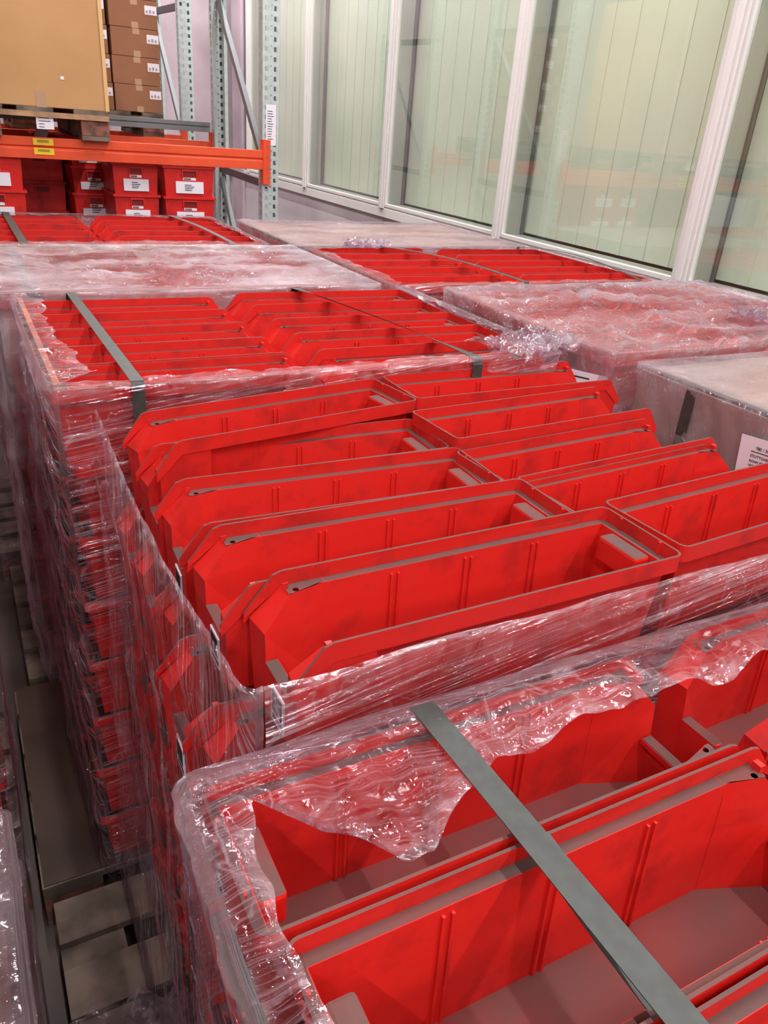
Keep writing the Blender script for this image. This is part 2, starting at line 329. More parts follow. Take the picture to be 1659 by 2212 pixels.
# ------------------------------------------------------------------ the red bin
def make_bin(L=.59, W=.165, H=.172, nrib=3, detail=True):
    """open-fronted storage bin: back at x=0, front at x=L"""
    root = empty('storage_bin', (0, 0, 0))
    t = .016; hw = W / 2; bi = hw - t          # inner wall half width at top
    bb = bi - .008                              # at the floor
    xs = L - .100; xe = L - .050; HF = H * .42
    zl = H - .021                               # ledge level
    m = MB()
    xb = t; xb2 = t + .008
    # floor
    m.quad([(xb2, -bb, .004), (xs, -bb, .004), (L - .010, -bb + .034, .004), (L - .010, bb - .034, .004), (xs, bb, .004), (xb2, bb, .004)], 2)
    for s in (-1, 1):
        m.quad([(xb2, s * bb, .004), (xs, s * bb, .004), (xs, s * bi, zl), (xb, s * bi, zl)])
        iy = hw - .036                           # inner edge of the wing
        def chy(x, z):                           # chamfer plane: y at a given x, following the draft of the wall
            k = (x - xs) / (L - .014 - xs); top = bi + (iy - bi) * k; bot = bb + (bb - .034 - bb) * k
            return bot + (top - bot) * (z / zl)
        yt = chy(xe - .002, zl)
        prof = [(xe - .0, zl), (L - .010, H - .058), (L - .010, .004)]
        inn = [(xe - .002, zl), (L - .014, H - .062), (L - .014, .004)]
        wal = [(xs, s * bi, zl), (xs, s * (bi - .002), H - .062), (xs, s * bb, .004)]
        for k in range(2):
            a, b = inn[k], inn[k + 1]
            m.quad([(a[0], s * chy(*a), a[1]), (b[0], s * chy(*b), b[1]), (xs, s * (bb + (bi - bb) * b[1] / zl), b[1]), (xs, s * (bb + (bi - bb) * a[1] / zl), a[1])])
        # wing face (slope then upright)
        ym = chy(L - .014, H - .062); y0_ = chy(L - .014, .004)
        m.quad([(xe - .002, s * yt, zl), (L - .014, s * ym, H - .062), (L - .008, s * (hw - .003), H - .060), (xe, s * (hw - .003), zl)], 0)
        m.quad([(L - .014, s * ym, H - .062), (L - .014, s * y0_, .004), (L - .012, s * (hw - .010), .004), (L - .008, s * (hw - .003), H - .060)])
        # outer plate of the wing
        m.quad([(xs - .005, s * (hw - .003), zl), (xe, s * (hw - .003), zl), (L - .008, s * (hw - .003), H - .060), (L - .012, s * (hw - .010), .004), (xs - .005, s * (hw - .010), .004)])
        m.quad([(xs - .005, s * (hw - .003), zl), (xs - .005, s * (hw - .010), .004), (xs - .005, s * (bb + .002), .004), (xs - .005, s * (bi + .002), zl)])
    # back wall
    m.quad([(xb2, -bb, .004), (xb2, bb, .004), (xb, bi, zl), (xb, -bi, zl)])
    # front wall with lip
    iy = hw - .036
    yf = chy(L - .014, HF); y0_ = chy(L - .014, .004)
    m.quad([(L - .014, -y0_, .004), (L - .014, y0_, .004), (L - .013, yf, HF), (L - .013, -yf, HF)])
    m.quad([(L - .013, -yf, HF), (L - .013, yf, HF), (L - .028, yf - .001, HF), (L - .028, -yf + .001, HF)], 1)
    m.quad([(L - .028, -yf, HF), (L - .028, yf, HF), (L - .028, yf, HF - .008), (L - .028, -yf, HF - .008)])
    body = m.build('body', [RED, DUST, FDUST], root, merge=True, solid=.0024, offset=0)
    # rim: ledge, upright lip and skirt (one mesh), rounded corners at the back
    r = MB()
    def arc(cx_, cy_, rad, a0, a1, n=4):
        return [(cx_ + rad * math.cos(a0 + (a1 - a0) * k / n), cy_ + rad * math.sin(a0 + (a1 - a0) * k / n)) for k in range(n + 1)]
    R_ = .014
    outer = [(xe, -hw)] + arc(R_, -hw + R_, R_, -PI / 2, -PI) + arc(R_, hw - R_, R_, PI, PI / 2) + [(xe, hw)]
    inner = [(xe, -hw + .0035)] + arc(R_, -hw + R_, R_ - .0035, -PI / 2, -PI) + arc(R_, hw - R_, R_ - .0035, PI, PI / 2) + [(xe, hw - .0035)]
    led = [(xe, -bi)] + arc(xb + .005, -bi + .005, .005, -PI / 2, -PI) + arc(xb + .005, bi - .005, .005, PI, PI / 2) + [(xe, bi)]
    n = len(outer)
    for k in range(n - 1):
        o0, o1, i0, i1, l0, l1 = outer[k], outer[k + 1], inner[k], inner[k + 1], led[k], led[k + 1]
        r.quad([(*l0, zl), (*l1, zl), (*i1, zl), (*i0, zl)], 1)
        r.quad([(*i0, zl), (*i1, zl), (*i1, H), (*i0, H)])
        r.quad([(*i0, H), (*i1, H), (*o1, H), (*o0, H)], 1)
        r.quad([(*o0, H), (*o1, H), (*o1, H - .026), (*o0, H - .026)])
        r.quad([(*o0, H - .026), (*o1, H - .026), (*i1, H - .026), (*i0, H - .026)])
        r.quad([(*i0, zl), (*i1, zl), (*i1, H - .026), (*i0, H - .026)])
    for s in (-1, 1):
        # sloping end of the lip, wide dusty ledge with a hole
        r.quad([(xe, s * hw, H), (xe + .012, s * hw, H - .004), (L, s * hw, H - .052), (L, s * hw, H - .070), (xe, s * hw, H - .026)])
        r.quad([(xe, s * hw, H), (xe + .012, s * hw, H - .004), (xe + .012, s * (hw - .0035), H - .004), (xe, s * (hw - .0035), H)], 1)
        r.quad([(xe + .012, s * hw, H - .004), (L, s * hw, H - .052), (L, s * (hw - .0035), H - .052), (xe + .012, s * (hw - .0035), H - .004)], 1)
        r.quad([(xe, s * (hw - .0035), H), (xe + .012, s * (hw - .0035), H - .004), (L, s * (hw - .0035), H - .052), (L, s * (hw - .0035), H - .060), (xe, s * (hw - .0035), zl)])
        hc = (xe - .012, s * (bi - .0050)); hr = .0042
        ring = [(hc[0] + hr * math.cos(a * PI / 4), hc[1] + hr * math.sin(a * PI / 4)) for a in range(8)]
        tri = [(xs, s * (bi + .001)), (xe, s * (bi + .001)), (xe, s * yt)]
        # fan ring to the triangle outline by nearest angular position
        oc = []
        per = [tri[0], ((tri[0][0] + tri[1][0]) / 2, tri[0][1]), (tri[1][0] - .004, tri[1][1]), tri[1], (tri[1][0], (tri[1][1] + tri[2][1]) / 2), tri[2], (tri[2][0] - .006, tri[2][1]), ((tri[2][0] + tri[0][0]) / 2 - .003, (tri[2][1] + tri[0][1]) / 2)]
        per.sort(key=lambda q: math.atan2(q[1] - hc[1], q[0] - hc[0]) % (2 * PI))
        ring.sort(key=lambda q: math.atan2(q[1] - hc[1], q[0] - hc[0]) % (2 * PI))
        for k in range(8):
            k2 = (k + 1) % 8
            r.quad([(*per[k], zl + .0012), (*per[k2], zl + .0012), (*ring[k2], zl + .0012), (*ring[k], zl + .0012)], 1)
        # small peg beside the hole
        r.box((xe - .004, s * (bi - .002) - .0025, zl), (xe + .004, s * (bi + .004) + .0025, zl + .010))
    for s in (-1, 1):
        r.box((.003, s * W * .24 - .0025, zl), (.0065, s * W * .24 + .0025, H - .001))
    r.build('rim', [RED, DUST], root, merge=False)
    if detail:
        g = MB(); gy = W * .24; z1 = zl - .001; z0 = zl - .042
        g.box((xb + .001, -gy, z0), (xb + .030, gy, z1)); g.m[-5] = 1
        go = g.build('grip_block', [RED, DUST], root, bevel=.005)
        go['label'] = 'grip block inside the back wall with dusty top'
        for s in (-1, 1):
            for k in range(nrib):
                x = xb + (L - .10 - xb) * (k + 1) / (nrib + 1) + .012
                q = MB()
                for dx in (-.0052, .0052):
                    i0 = len(q.v)
                    yt, yb = s * (bi + .0005), s * (bb + .0005)
                    q.box((x + dx - .0016, min(0, 0), .005), (x + dx + .0016, .001, zl - .008))
                    for vi in range(i0, i0 + 8):
                        vx, vy, vz = q.v[vi]; base = yb + (yt - yb) * (vz / zl)
                        q.v[vi] = (vx, base - (s * .0046 if vy > 0 else 0), vz)
                q.build('divider_rib', RED, root)
    return root
def add_barcode(root, L, W, H):
    lb = MB(); x = L + .0052
    y0, y1, z0, z1 = -.006, .034, .010, H * .42 - .012
    lb.box((L - .0122, y0, z0), (L - .0098, y1, z1))
    o = lb.build('barcode_label', PAPER, root); o['label'] = 'white barcode label on the front wall'
    bm_ = MB(); y = y0 + .004; rn = random.Random(3)
    while y < y1 - .004:
        wv = rn.choice((.0005, .0008, .0014)); bm_.box((L - .0100, y, z0 + .016), (L - .0092, y + wv, z1 - .004)); y += wv + rn.choice((.001, .0018))
    for k in range(7):
        bm_.box((L - .0100, y0 + .006 + k * .005, z0 + .005), (L - .0092, y0 + .009 + k * .005, z0 + .012))
    bm_.build('printed_bars', INK, o)
    return root

BIN = make_bin(); BIN_L = copy_tree(BIN)
add_barcode(BIN_L, .59, .165, .172)
BIN_S = make_bin(detail=False)                       # same bin for lower layers that show only rims and walls
BIN_SL = copy_tree(BIN_S); add_barcode(BIN_SL, .59, .165, .172)
BIG = make_bin(.615, .178, .190); BIG_S = make_bin(.615, .178, .190, detail=False)
protos = [BIN, BIN_L, BIN_S, BIN_SL, BIG, BIG_S]
def place(proto, x, y, ztop, rz, label, group, H=.172, tilt=(0, 0), L=.59, front='-x', sx=1, sy=1):
    """x,y = back-wall middle of the bin; rz 0: front points +x"""
    o = copy_tree(proto); o.location = (x, y, ztop - H); o.rotation_euler = (tilt[0], tilt[1], rz)
    o.scale = (sx, sy, 1)
    o['label'] = label; o['category'] = 'bin'; o['group'] = group
    return o
ORD = ['front', 'second', 'third', 'fourth', 'rearmost']
D2 = PI / 180
# --- pallet A : five rows, two columns back to back
ZA = CAMZ - .51
GA = 'red bins on the half-unwrapped centre pallet'
def seg(xa, ya, xb, yb, z, proto, label, group, W=.165, far=True, L=.59, H=.172, dz=0, roll=0):
    """place a bin from its back end (xa,ya) to its front end (xb,yb), both on its far long rim"""
    a = math.atan2(yb - ya, xb - xa); ln = math.hypot(xb - xa, yb - ya)
    # toward the camera = -y side
    nx, ny = math.sin(a), -math.cos(a)
    if ny > 0: nx, ny = -nx, -ny
    o = place(proto, xa + nx * W / 2, ya + ny * W / 2, z, a, label, group, H=H, sx=ln / L)
    o.rotation_euler = (roll, -dz, a)
    return o
lab = 'open red bin facing left, left column atop centre stack, '
seg(.845, .786, .252, .782, ZA, BIN_L, lab + 'nearest the camera and biggest', GA)
seg(.800, .945, .225, .950, ZA - .014, BIN_L, lab + 'second row from the camera', GA)
seg(.790, 1.130, .228, 1.150, ZA - .028, BIN_L, lab + 'third row from the camera', GA)
seg(.785, 1.300, .226, 1.312, ZA - .030, BIN, lab + 'fourth row from the camera', GA)
seg(.790, 1.490, .222, 1.400, ZA - .002, BIN, lab + 'rearmost row, skewed', GA)
lab = 'open red bin facing right, right column atop centre stack, '
seg(.852, .800, 1.445, .835, ZA, BIN, lab + 'nearest row at photo edge', GA)
seg(.800, .960, 1.375, 1.000, ZA - .02, BIN, lab + 'second row', GA)
seg(.775, 1.115, 1.345, 1.155, ZA - .03, BIN, lab + 'third row', GA)
seg(.775, 1.290, 1.345, 1.325, ZA - .01, BIN, lab + 'fourth row', GA)
seg(.815, 1.500, 1.40, 1.500, ZA - .002, BIN, lab + 'rearmost row', GA)
PIT = .158
rows_y = [.78, .945, 1.11, 1.28, 1.445]
for L_ in range(1, 8):
    zt = ZA - .035 - PIT * L_
    for k, yy in enumerate(rows_y):
        dx = random.uniform(-.012, .012) - ({1: .045, 0: .02}.get(k, 0) if L_ == 1 else 0)
        lb = 'red bin behind wrap, centre stack left face, %s layer, %s' % (['', 'second', 'third', 'fourth', 'fifth', 'sixth', 'seventh', 'lowest'][L_], ['near corner', 'next to near corner', 'middle', 'next to far corner', 'far corner'][k])
        o = place(BIN_SL if k < 3 else BIN_S, .80 + dx, yy - .0825, zt, PI + random.uniform(-.01, .01), lb, 'lower bins on the left face of the centre stack')
    if L_ == 1:
        for k, yy in enumerate(rows_y):
            place(BIN_S, .81, yy - .0825, zt, 0, 'red bin under the top layer of the centre stack, right column, mostly hidden', 'hidden bins in the second layer, right column of the centre stack')
    else:
        place(BIN_S, .81, rows_y[0] - .0825, zt, 0, 'red bin at the right front corner of the centre stack below the top layers', 'hidden bins at the right front corner of the centre stack')
# --- pallet B
ZB = .145 + .161 * 7 + .172
GB = 'red bins on the strapped pallet behind the centre stack'
for k in range(5):
    far = 1.585 + .158 * k + .085
    w_ = ORD[k]
    seg(.115, far, .690, far - .004, ZB - random.uniform(0, .006), BIN, 'red bin facing right, left column of strapped stack behind centre stack, ' + w_ + ' row', GB)
for k, (y0, x1) in enumerate([(1.67, .725), (1.83, .70), (1.99, .70), (2.15, .70), (2.31, .70)]):
    seg(1.30, y0 + .0, x1, y0 + .01, ZB - (.01 if k == 0 else random.uniform(0, .008)), BIN, 'red bin facing left, right column of strapped stack behind centre stack, ' + ORD[k] + ' row', GB)
for L_ in range(1, 8):
    zt = ZB - .161 * L_
    nm = ['', 'second', 'third', 'fourth', 'fifth', 'sixth', 'seventh', 'bottom'][L_]
    place(BIN_S, .150 - .006 * L_, 1.59, zt, 0, 'red bin in %s layer, left front corner of tall stack behind centre stack' % nm, 'bins down the front corner of the rear strapped stack')
    for k in range(1, 5):
        place(BIN_S, .150 - .006 * L_, 1.59 + .160 * k, zt, 0, 'red bin behind dark film, rear strapped stack left side, %s layer, row %s' % (nm, ['one', 'two', 'three', 'four', 'five'][k]), 'bins down the left side of the rear strapped stack')
# --- pallet C (nearest)
ZC = CAMZ - .600
GC = 'red bins on the nearest pallet'
BL = .615; BW = .178; BH = .190
lab = 'large dusty red bin on nearest pallet, left column, '
seg(.133, .562, .745, .560, ZC, BIG, lab + 'rear row under torn film', GC, W=BW, L=BL, H=BH)
seg(.150, .375, .765, .372, ZC, BIG, lab + 'middle row crossed by the grey strap', GC, W=BW, L=BL, H=BH)
seg(.155, .190, .770, .187, ZC, BIG, lab + 'at the bottom photo edge', GC, W=BW, L=BL, H=BH)
lab = 'large red bin on nearest pallet, right column, '
seg(1.395, .575, .785, .566, ZC, BIG, lab + 'rear row under crumpled film', GC, W=BW, L=BL, H=BH)
seg(1.400, .390, .795, .384, ZC, BIG, lab + 'second row at the right photo edge', GC, W=BW, L=BL, H=BH)
for L_ in range(1, 7):
    zt = ZC - .168 * L_
    nm = ['', 'second', 'third', 'fourth', 'fifth', 'sixth', 'bottom'][L_]
    for k in range(3):
        place(BIG_S, .130 - .001 * L_, .47 - .186 * k, zt, 0, 'large red bin in nearest stack left side, %s layer, %s' % (nm, ['rear row', 'middle row', 'row closest to the camera'][k]), 'lower bins on the left side of the nearest stack', H=BH)
# --- pallets D (covered), E (strapped), F, G, H, I
def two_columns(gname, labs, x0, y0, rows, zt, facing_in=True, proto=None, jitter=.004, pitch=.158, sx=1, mid=None):
    proto = proto or BIN
    for k in range(rows):
        yy = y0 + pitch * (k + .5)
        r = ['front', 'second', 'third', 'fourth', 'rearmost'][k] if rows == 5 else str(k)
        j = random.uniform(-jitter, jitter)
        if facing_in:
            place(proto, x0, yy, zt + j, 0, 'red bin, left column %s, %s row' % (labs, r), gname, sx=sx)
            place(proto, x0 + 1.2 * sx, yy, zt - j, PI, 'red bin, right column %s, %s row' % (labs, r), gname, sx=sx)
        else:
            place(proto, x0 + .598, yy, zt + j, PI, 'red bin in the left column %s, %s row' % (labs, r), gname, sx=sx)
            place(proto, x0 + .602, yy, zt - j, 0, 'red bin in the right column %s, %s row' % (labs, r), gname, sx=sx)
def side_bins(gname, labs, x0, y0, zt, layers, pitch=.161, left=True, right=False, front=True):
    """bins of the lower layers seen on the left side and the front"""
    for L_ in range(1, layers):
        nm = ['', 'second', 'third', 'fourth', 'fifth', 'sixth', 'seventh', 'bottom'][L_]
        if left:
            for k in range(5):
                place(BIN_S, x0, y0 + .158 * (k + .5), zt - pitch * L_, 0, 'red bin, %s layer %s, left side row %s' % (nm, labs, ['one', 'two', 'three', 'four', 'five'][k]), gname)
        if front:
            place(BIN_S, x0 + 1.2, y0 + .079, zt - pitch * L_, PI, 'red bin, %s layer %s, right front corner' % (nm, labs), gname)
ZR = ZB
two_columns('bins under the grey film of the covered pallet', 'under milky film of the left rear pallet', .075, 2.375, 5, ZR - .012, sx=.95)
side_bins('lower bins of the covered pallet', 'of the milky film-covered left pallet', .078, 2.375, ZR - .012, 8, front=True)
two_columns('bins on the strapped pallet before the rack', 'of the strapped pallet before the rack', -.03, 3.30, 5, ZR)
two_columns('bins on the open pallet beside the partition', 'of the open pallet beside the partition', 1.32, 2.36, 5, ZR)
side_bins('lower bins of the pallet beside the partition', 'of the open pallet beside the partition', 1.32, 2.36, ZR, 4)
two_columns('bins under the cardboard of the rearmost right pallet', 'of the rearmost right pallet', 1.30, 3.24, 5, ZR - .02)
side_bins('lower bins of the rearmost right pallet', 'of the rearmost right pallet', 1.30, 3.24, ZR - .02, 4)
two_columns('bins under loose film on the right pallet', 'of the right pallet under loose film', 1.47, 1.46, 5, ZR - .005)
side_bins('lower bins of the right-hand pallet', 'of the right pallet under loose film', 1.47, 1.46, ZR - .005, 5)
two_columns('bins under the card sheet of the right foreground pallet', 'of the right foreground card-topped pallet', 1.50, .55, 5, ZR - .02)
side_bins('lower bins of the right foreground pallet', 'of the right foreground card-topped pallet', 1.50, .55, ZR - .02, 4)
# left aisle stack K
for L_ in range(8):
    nm = ['top', 'second', 'third', 'fourth', 'fifth', 'sixth', 'seventh', 'bottom'][L_]
    for k in range(2):
        place(BIN_S, -.085 - .008 * (L_ % 2), 1.64 + .162 * k, ZR - .161 * L_, PI, 'red bin at left photo edge across aisle, %s layer, %s' % (nm, ['near corner', 'second from corner'][k]), 'bins in the stack at the left edge across the aisle')
for p in protos:
    for ch in list(p.children):
        for g in list(ch.children): bpy.data.objects.remove(g)
        bpy.data.objects.remove(ch)
    bpy.data.objects.remove(p)

# ------------------------------------------------------------------ pallets
def pallet(loc, lx, ly, label, zt=.145, wood=None, group='wooden pallets', long_x=True, rz=0):
    wood = wood or WOOD
    e = empty('wooden_pallet', (loc[0], loc[1], zt - .145 + loc[2]), rz, label, 'pallet', group)
    nb = 5; bw = ly * .145 if long_x else lx * .145
    bl_ = [0, .228, .4275, .627, .855]
    for q in bl_:
        if long_x: MB().box((0, q * ly, .123), (lx, (q + .145) * ly, .145)).build('deck_board', wood, e, bevel=.002)
        else: MB().box((q * lx, 0, .123), ((q + .145) * lx, ly, .145)).build('deck_board', wood, e, bevel=.002)
    for q in (0, .5, 1):
        if long_x: MB().box((q * (lx - .145), 0, .1), (q * (lx - .145) + .145, ly, .123)).build('stringer_board', WOODL if wood is WOODL else wood, e)
        else: MB().box((0, q * (ly - .1), .1), (lx, q * (ly - .1) + .1, .123)).build('stringer_board', wood, e)
        for r in (0, .5, 1):
            MB().box((q * (lx - .145), r * (ly - .1), .022), (q * (lx - .145) + .145, r * (ly - .1) + .1, .1)).build('block', BLOCK, e, bevel=.003)
        if long_x: MB().box((0, q * (ly - .1), 0), (lx, q * (ly - .1) + .1, .022)).build('bottom_board', wood, e)
        else: MB().box((q * (lx - .145), 0, 0), (q * (lx - .145) + .145, ly, .022)).build('bottom_board', wood, e)
    return e
pallet((-.03, .62, 0), 1.38, .83, 'worn grey pallet of the centre stack, bare left end in the aisle')
pallet((-.05, 1.50, 0), 1.40, .82, 'brown pallet under the tall strapped rear stack, bare left edge in the aisle')
pallet((0, 2.37, 0), 1.24, .80, 'pallet under the film-covered stack on the left')
pallet((.06, -.18, .012), 1.36, .76, 'pallet carrying the nearest stack of large bins')
pallet((-1.30, 1.55, 0), 1.22, .80, 'pallet at the left edge across the aisle')
pallet((1.32, 2.36, 0), 1.2, .80, 'pallet of the open-topped stack beside the partition')
pallet((1.30, 3.24, 0), 1.2, .80, 'pallet of the rearmost right stack')
pallet((1.47, 1.46, 0), 1.2, .80, 'pallet of the right stack under loose film')
pallet((1.50, .55, 0), 1.2, .80, 'pallet of the right foreground stack')
pallet((-.03, 3.30, 0), 1.2, .80, 'pallet of the strapped stack before the rack')

tag(MB().box((-.045, 1.505, .1452), (.30, 2.33, .1475)).build('base_sheet', simple('brown_base_sheet', rgb(84, 66, 54), .7, col2=rgb(66, 50, 42), scale=4)), 'dark brown base sheet sticking out under the tall rear stack', 'base sheet')
# ------------------------------------------------------------------ card sheets and boards
def sheet(name, mat, x0, x1, y0, y1, z, label, cat, th=.004, wav=.004, group=None):
    m = MB(); nx, ny = 24, 16; V = []
    for i in range(nx + 1):
        for j in range(ny + 1):
            x = x0 + (x1 - x0) * i / nx; y = y0 + (y1 - y0) * j / ny
            V.append((x, y, z + wav * noise.noise(Vector((x * 3, y * 3, z * 9)))))
    m.v = V
    for i in range(nx):
        for j in range(ny):
            a = i * (ny + 1) + j; m.f.append((a, a + ny + 1, a + ny + 2, a + 1)); m.m.append(0)
    return tag(m.build(name, mat, smooth=True, solid=th, offset=1), label, cat, group)
sheet('card_sheet', CARDG, 1.50, 2.70, .56, 1.34, ZR - .006, 'grey-brown card sheet covering the right foreground stack', 'cardboard')
sheet('card_sheet', CARDG, 1.31, 2.50, 3.26, 4.02, ZR - .010, 'thin card sheet over the rearmost right stack by the partition', 'cardboard')
tag(MB().box((.0, 3.17, ZR - .07), (1.1, 3.185, ZR + .006)).build('card_edge_strip', CARD), 'tan cardboard edge strip along the front of the strapped pallet before the rack', 'cardboard')
tag(MB().box((.125, 1.52, ZR - .028), (.137, 2.30, ZR + .006)).build('edge_board', simple('board_edge', rgb(176, 104, 80), .8)), 'brown edge board under film along the left top of the strapped rear stack', 'edge board')
sheet('side_card', CARD, 1.488, 1.492, .6, 1.36, ZR - .02, 'tan card edge', 'cardboard') if False else None
tag(MB().box((1.486, .58, ZR - .20), (1.492, 1.36, ZR - .012)).build('folded_card', CARDG), 'card panel folded down the left side of the right foreground stack', 'cardboard')

# ------------------------------------------------------------------ stretch film
def ns(a, b, c=0.0): return noise.noise(Vector((a, b, c)))
def film(label, x0, x1, y0, y1, zt, zb, margin, mat, seed=0, rr=.02, du=.008, nv=110, nt_=14, drop=None, sag=.010, amp=.010, pit=.161, lift=.004, group='stretch film wraps', cat='stretch film', topamp=.012, flare=0.0, sides=(1, 1, 1, 1), vert=(3,)):
    """a wrap round a stack; margin(side, s) -> how far it reaches over the top; drop(side, s) -> how far its upper edge hangs below zt when margin is 0"""
    P = []
    Lx, Ly = x1 - x0, y1 - y0
    def seg_(ax, ay, bx, by, nx, ny, side):
        n = max(2, int(math.hypot(bx - ax, by - ay) / du))
        for k in range(n):
            t = k / n; P.append((ax + (bx - ax) * t, ay + (by - ay) * t, nx, ny, side, t))
    def corner(cx_, cy_, a0, side):
        for k in range(4):
            a = a0 + PI / 2 * k / 4; P.append((cx_ + rr * math.cos(a), cy_ + rr * math.sin(a), math.cos(a), math.sin(a), side, 1.0))
    seg_(x0 + rr, y0, x1 - rr, y0, 0, -1, 0); corner(x1 - rr, y0 + rr, -PI / 2, 0)
    seg_(x1, y0 + rr, x1, y1 - rr, 1, 0, 1); corner(x1 - rr, y1 - rr, 0, 1)
    seg_(x1 - rr, y1, x0 + rr, y1, 0, 1, 2); corner(x0 + rr, y1 - rr, PI / 2, 2)
    seg_(x0, y1 - rr, x0, y0 + rr, -1, 0, 3); corner(x0 + rr, y0 + rr, PI, 3)
    n = len(P); V = []; UV = []; m = MB(); s_ = 0
    cols = []
    for i in range(n + 1):
        bx, by, nx, ny, sd, t = P[i % n]
        if i: s_ += math.hypot(bx - P[i - 1][0], by - P[i - 1][1])
        mg = margin(sd, t); dp = drop(sd, t) if drop else 0
        col = []
        for j in range(nv + 1):
            v = j / nv; z = zb + (zt - dp - zb) * v
            sl = .42
            p_, q_ = (z - sl * s_, s_ + sl * z) if sd in vert else (s_ + .12 * z, z - .12 * s_)
            fl = ns(s_ * 1.7 + seed, z * 2.6) * amp * 1.6 + ns(p_ * 1.6 + seed, q_ * 20, 3) * amp * .9 + ns(p_ * 4, q_ * 52 + seed) * amp * .40
            if mg <= .001: fl *= .25 + .75 * min(1, (nv - j) / (nv * .10))
            ph = ((zt - z) % pit) / pit
            sg = -sag * math.sin(PI * ph)
            fl = max(fl * .8, -.004) + .006 + flare * (1 - v)
            k = fl + sg * .9
            col.append((bx + nx * k, by + ny * k, z, p_, q_))
        if mg > .001 or mg < -.5:
            for j in range(1, nt_ + 1):
                q = mg * j / nt_
                px = min(max(bx - nx * q, x0 + min(q, Lx / 2)), x1 - min(q, Lx / 2)); py = min(max(by - ny * q, y0 + min(q, Ly / 2)), y1 - min(q, Ly / 2))
                rag = ns(px * 14 + seed, py * 14, 5) * .012 * (j / nt_)
                z = zt + lift + topamp * (ns(px * 5 + seed, py * 7) * .6 + ns(px * 17, py * 22 + seed, 2) * .5 + ns(px * 45, py * 30 + seed, 8) * .22) * min(1, q / .03)
                col.append((px + rag, py + rag, z, px, py))
        else:
            e = col[-1]
            for j in range(1, nt_ + 1): col.append((e[0] - nx * .004 * j / nt_, e[1] - ny * .004 * j / nt_, e[2] + .0003 * j, s_, e[4] + .001 * j))
        cols.append((col, sd, mg))
    H_ = len(cols[0][0])
    DN = []
    for col, sd, mg in cols:
        for j, c in enumerate(col):
            V.append(c[:3]); UV.append((c[3], c[4]))
            if mg > .3: d_ = math.exp(-abs(j - nv) / 5) * .8
            elif mg > .001: d_ = max(math.exp(-(H_ - 1 - j) / (nt_ * .28)), math.exp(-abs(j - nv) / 5) * .7)
            else: d_ = math.exp(-max(0, nv - j) / (nv * .022))
            DN.append(d_)
    m.v = V
    for i in range(n):
        if not sides[cols[i][1]]: continue
        for j in range(H_ - 1):
            a = i * H_ + j; m.f.append((a, a + H_, a + H_ + 1, a + 1)); m.m.append(0)
    me = bpy.data.meshes.new('stretch_film'); me.from_pydata(V, [], m.f); me.materials.append(mat)
    ul = me.uv_layers.new(name='UVMap')
    for lp in me.loops: ul.data[lp.index].uv = UV[lp.vertex_index]
    at = me.attributes.new('dens', 'FLOAT', 'POINT'); at.data.foreach_set('value', DN)
    for p in me.polygons: p.use_smooth = True
    o = bpy.data.objects.new('stretch_film', me); C.objects.link(o)
    return tag(o, label, cat, group)
def rag(b, a, seed): return lambda sd, t: max(.002, b[sd] + a * (ns(t * 9 + seed, sd * 7.1) + .5 * ns(t * 31, sd * 3 + seed)))
# A : no film on top, its edge hangs below the rims, sides flare outward at the bottom left
def dropA(sd, t):
    if sd == 0: return .030 + .05 * t * 0 + .008 * ns(t * 8, 1)
    if sd == 3: return .032 + .045 * math.sin(PI * t) + .01 * ns(t * 9, 4)
    return .05
film('loose clear film hanging around the half-unwrapped centre stack below its rims', .192, 1.40, .594, 1.50, ZA + .012, .10, lambda s, t: 0, FILM_SIDE, 1, drop=dropA, amp=.014, flare=.045, pit=.158, sag=.006, sides=(1, 0, 0, 1))
# B
mB = lambda sd, t: max(.004, [.030, .045, .05, .062][sd] + (.10 * max(0, t - .55) + .05 * max(0, .35 - t) if sd == 3 else 0) + .014 * ns(t * 13, sd * 5) + .012 * ns(t * 40, sd))
film('clear film around the tall strapped stack, bunched over its top edges', .108, 1.335, 1.498, 2.345, ZB + .004, .03, mB, FILM_SIDE, 5, sag=.012, flare=.012, amp=.011, sides=(1, 1, 0, 1))
# C
def mC(sd, t):
    if sd == 2:                                   # far edge, t runs from right to left
        x = 1.40 - 1.28 * t
        b = .095 if x > .42 else .095 + .07 * min(1, (.42 - x) / .12)
        if x < .19: b = .14
        return b + .012 * ns(x * 16, 2)
    if sd == 3: return .040 + .012 * ns(t * 14, 9) + .07 * max(0, .12 - t) * 4
    return 0
film('torn clear film over the rear corner and left side of the nearest stack', .116, 1.41, -.16, .568, ZC + .004, .05, mC, FILM_CLEAR, 9, sag=.004, amp=.010, pit=.168, nt_=40, sides=(0, 1, 1, 1), topamp=.030)
full = lambda sd, t: .46
film('milky crumpled film completely covering the left rear pallet', .055, 1.26, 2.355, 3.175, ZR + .008, .05, full, FILM_MILK, 14, sag=.012, amp=.012, nt_=60, topamp=.020, sides=(1, 1, 1, 1))
mE = lambda sd, t: [.05, .05, .05, .05][sd] + .01 * ns(t * 12, sd)
film('clear film around the strapped stack before the rack', -.04, 1.18, 3.22, 4.12, ZR + .004, .10, mE, FILM_CLEAR, 17, nv=60, sides=(1, 1, 1, 1))
mG = lambda sd, t: [.02, .04, .04, .05][sd] + .03 * max(0, ns(t * 7, sd + 3))
film('clear film round the open-topped pallet beside the partition', 1.305, 2.535, 2.345, 3.165, ZR + .002, .10, mG, FILM_SIDE, 21, nv=70)
film('grey film with card under it over the rearmost right pallet', 1.285, 2.515, 3.225, 4.05, ZR + .000, .10, full, FILM_GREY, 25, nv=60, nt_=50, topamp=.012)
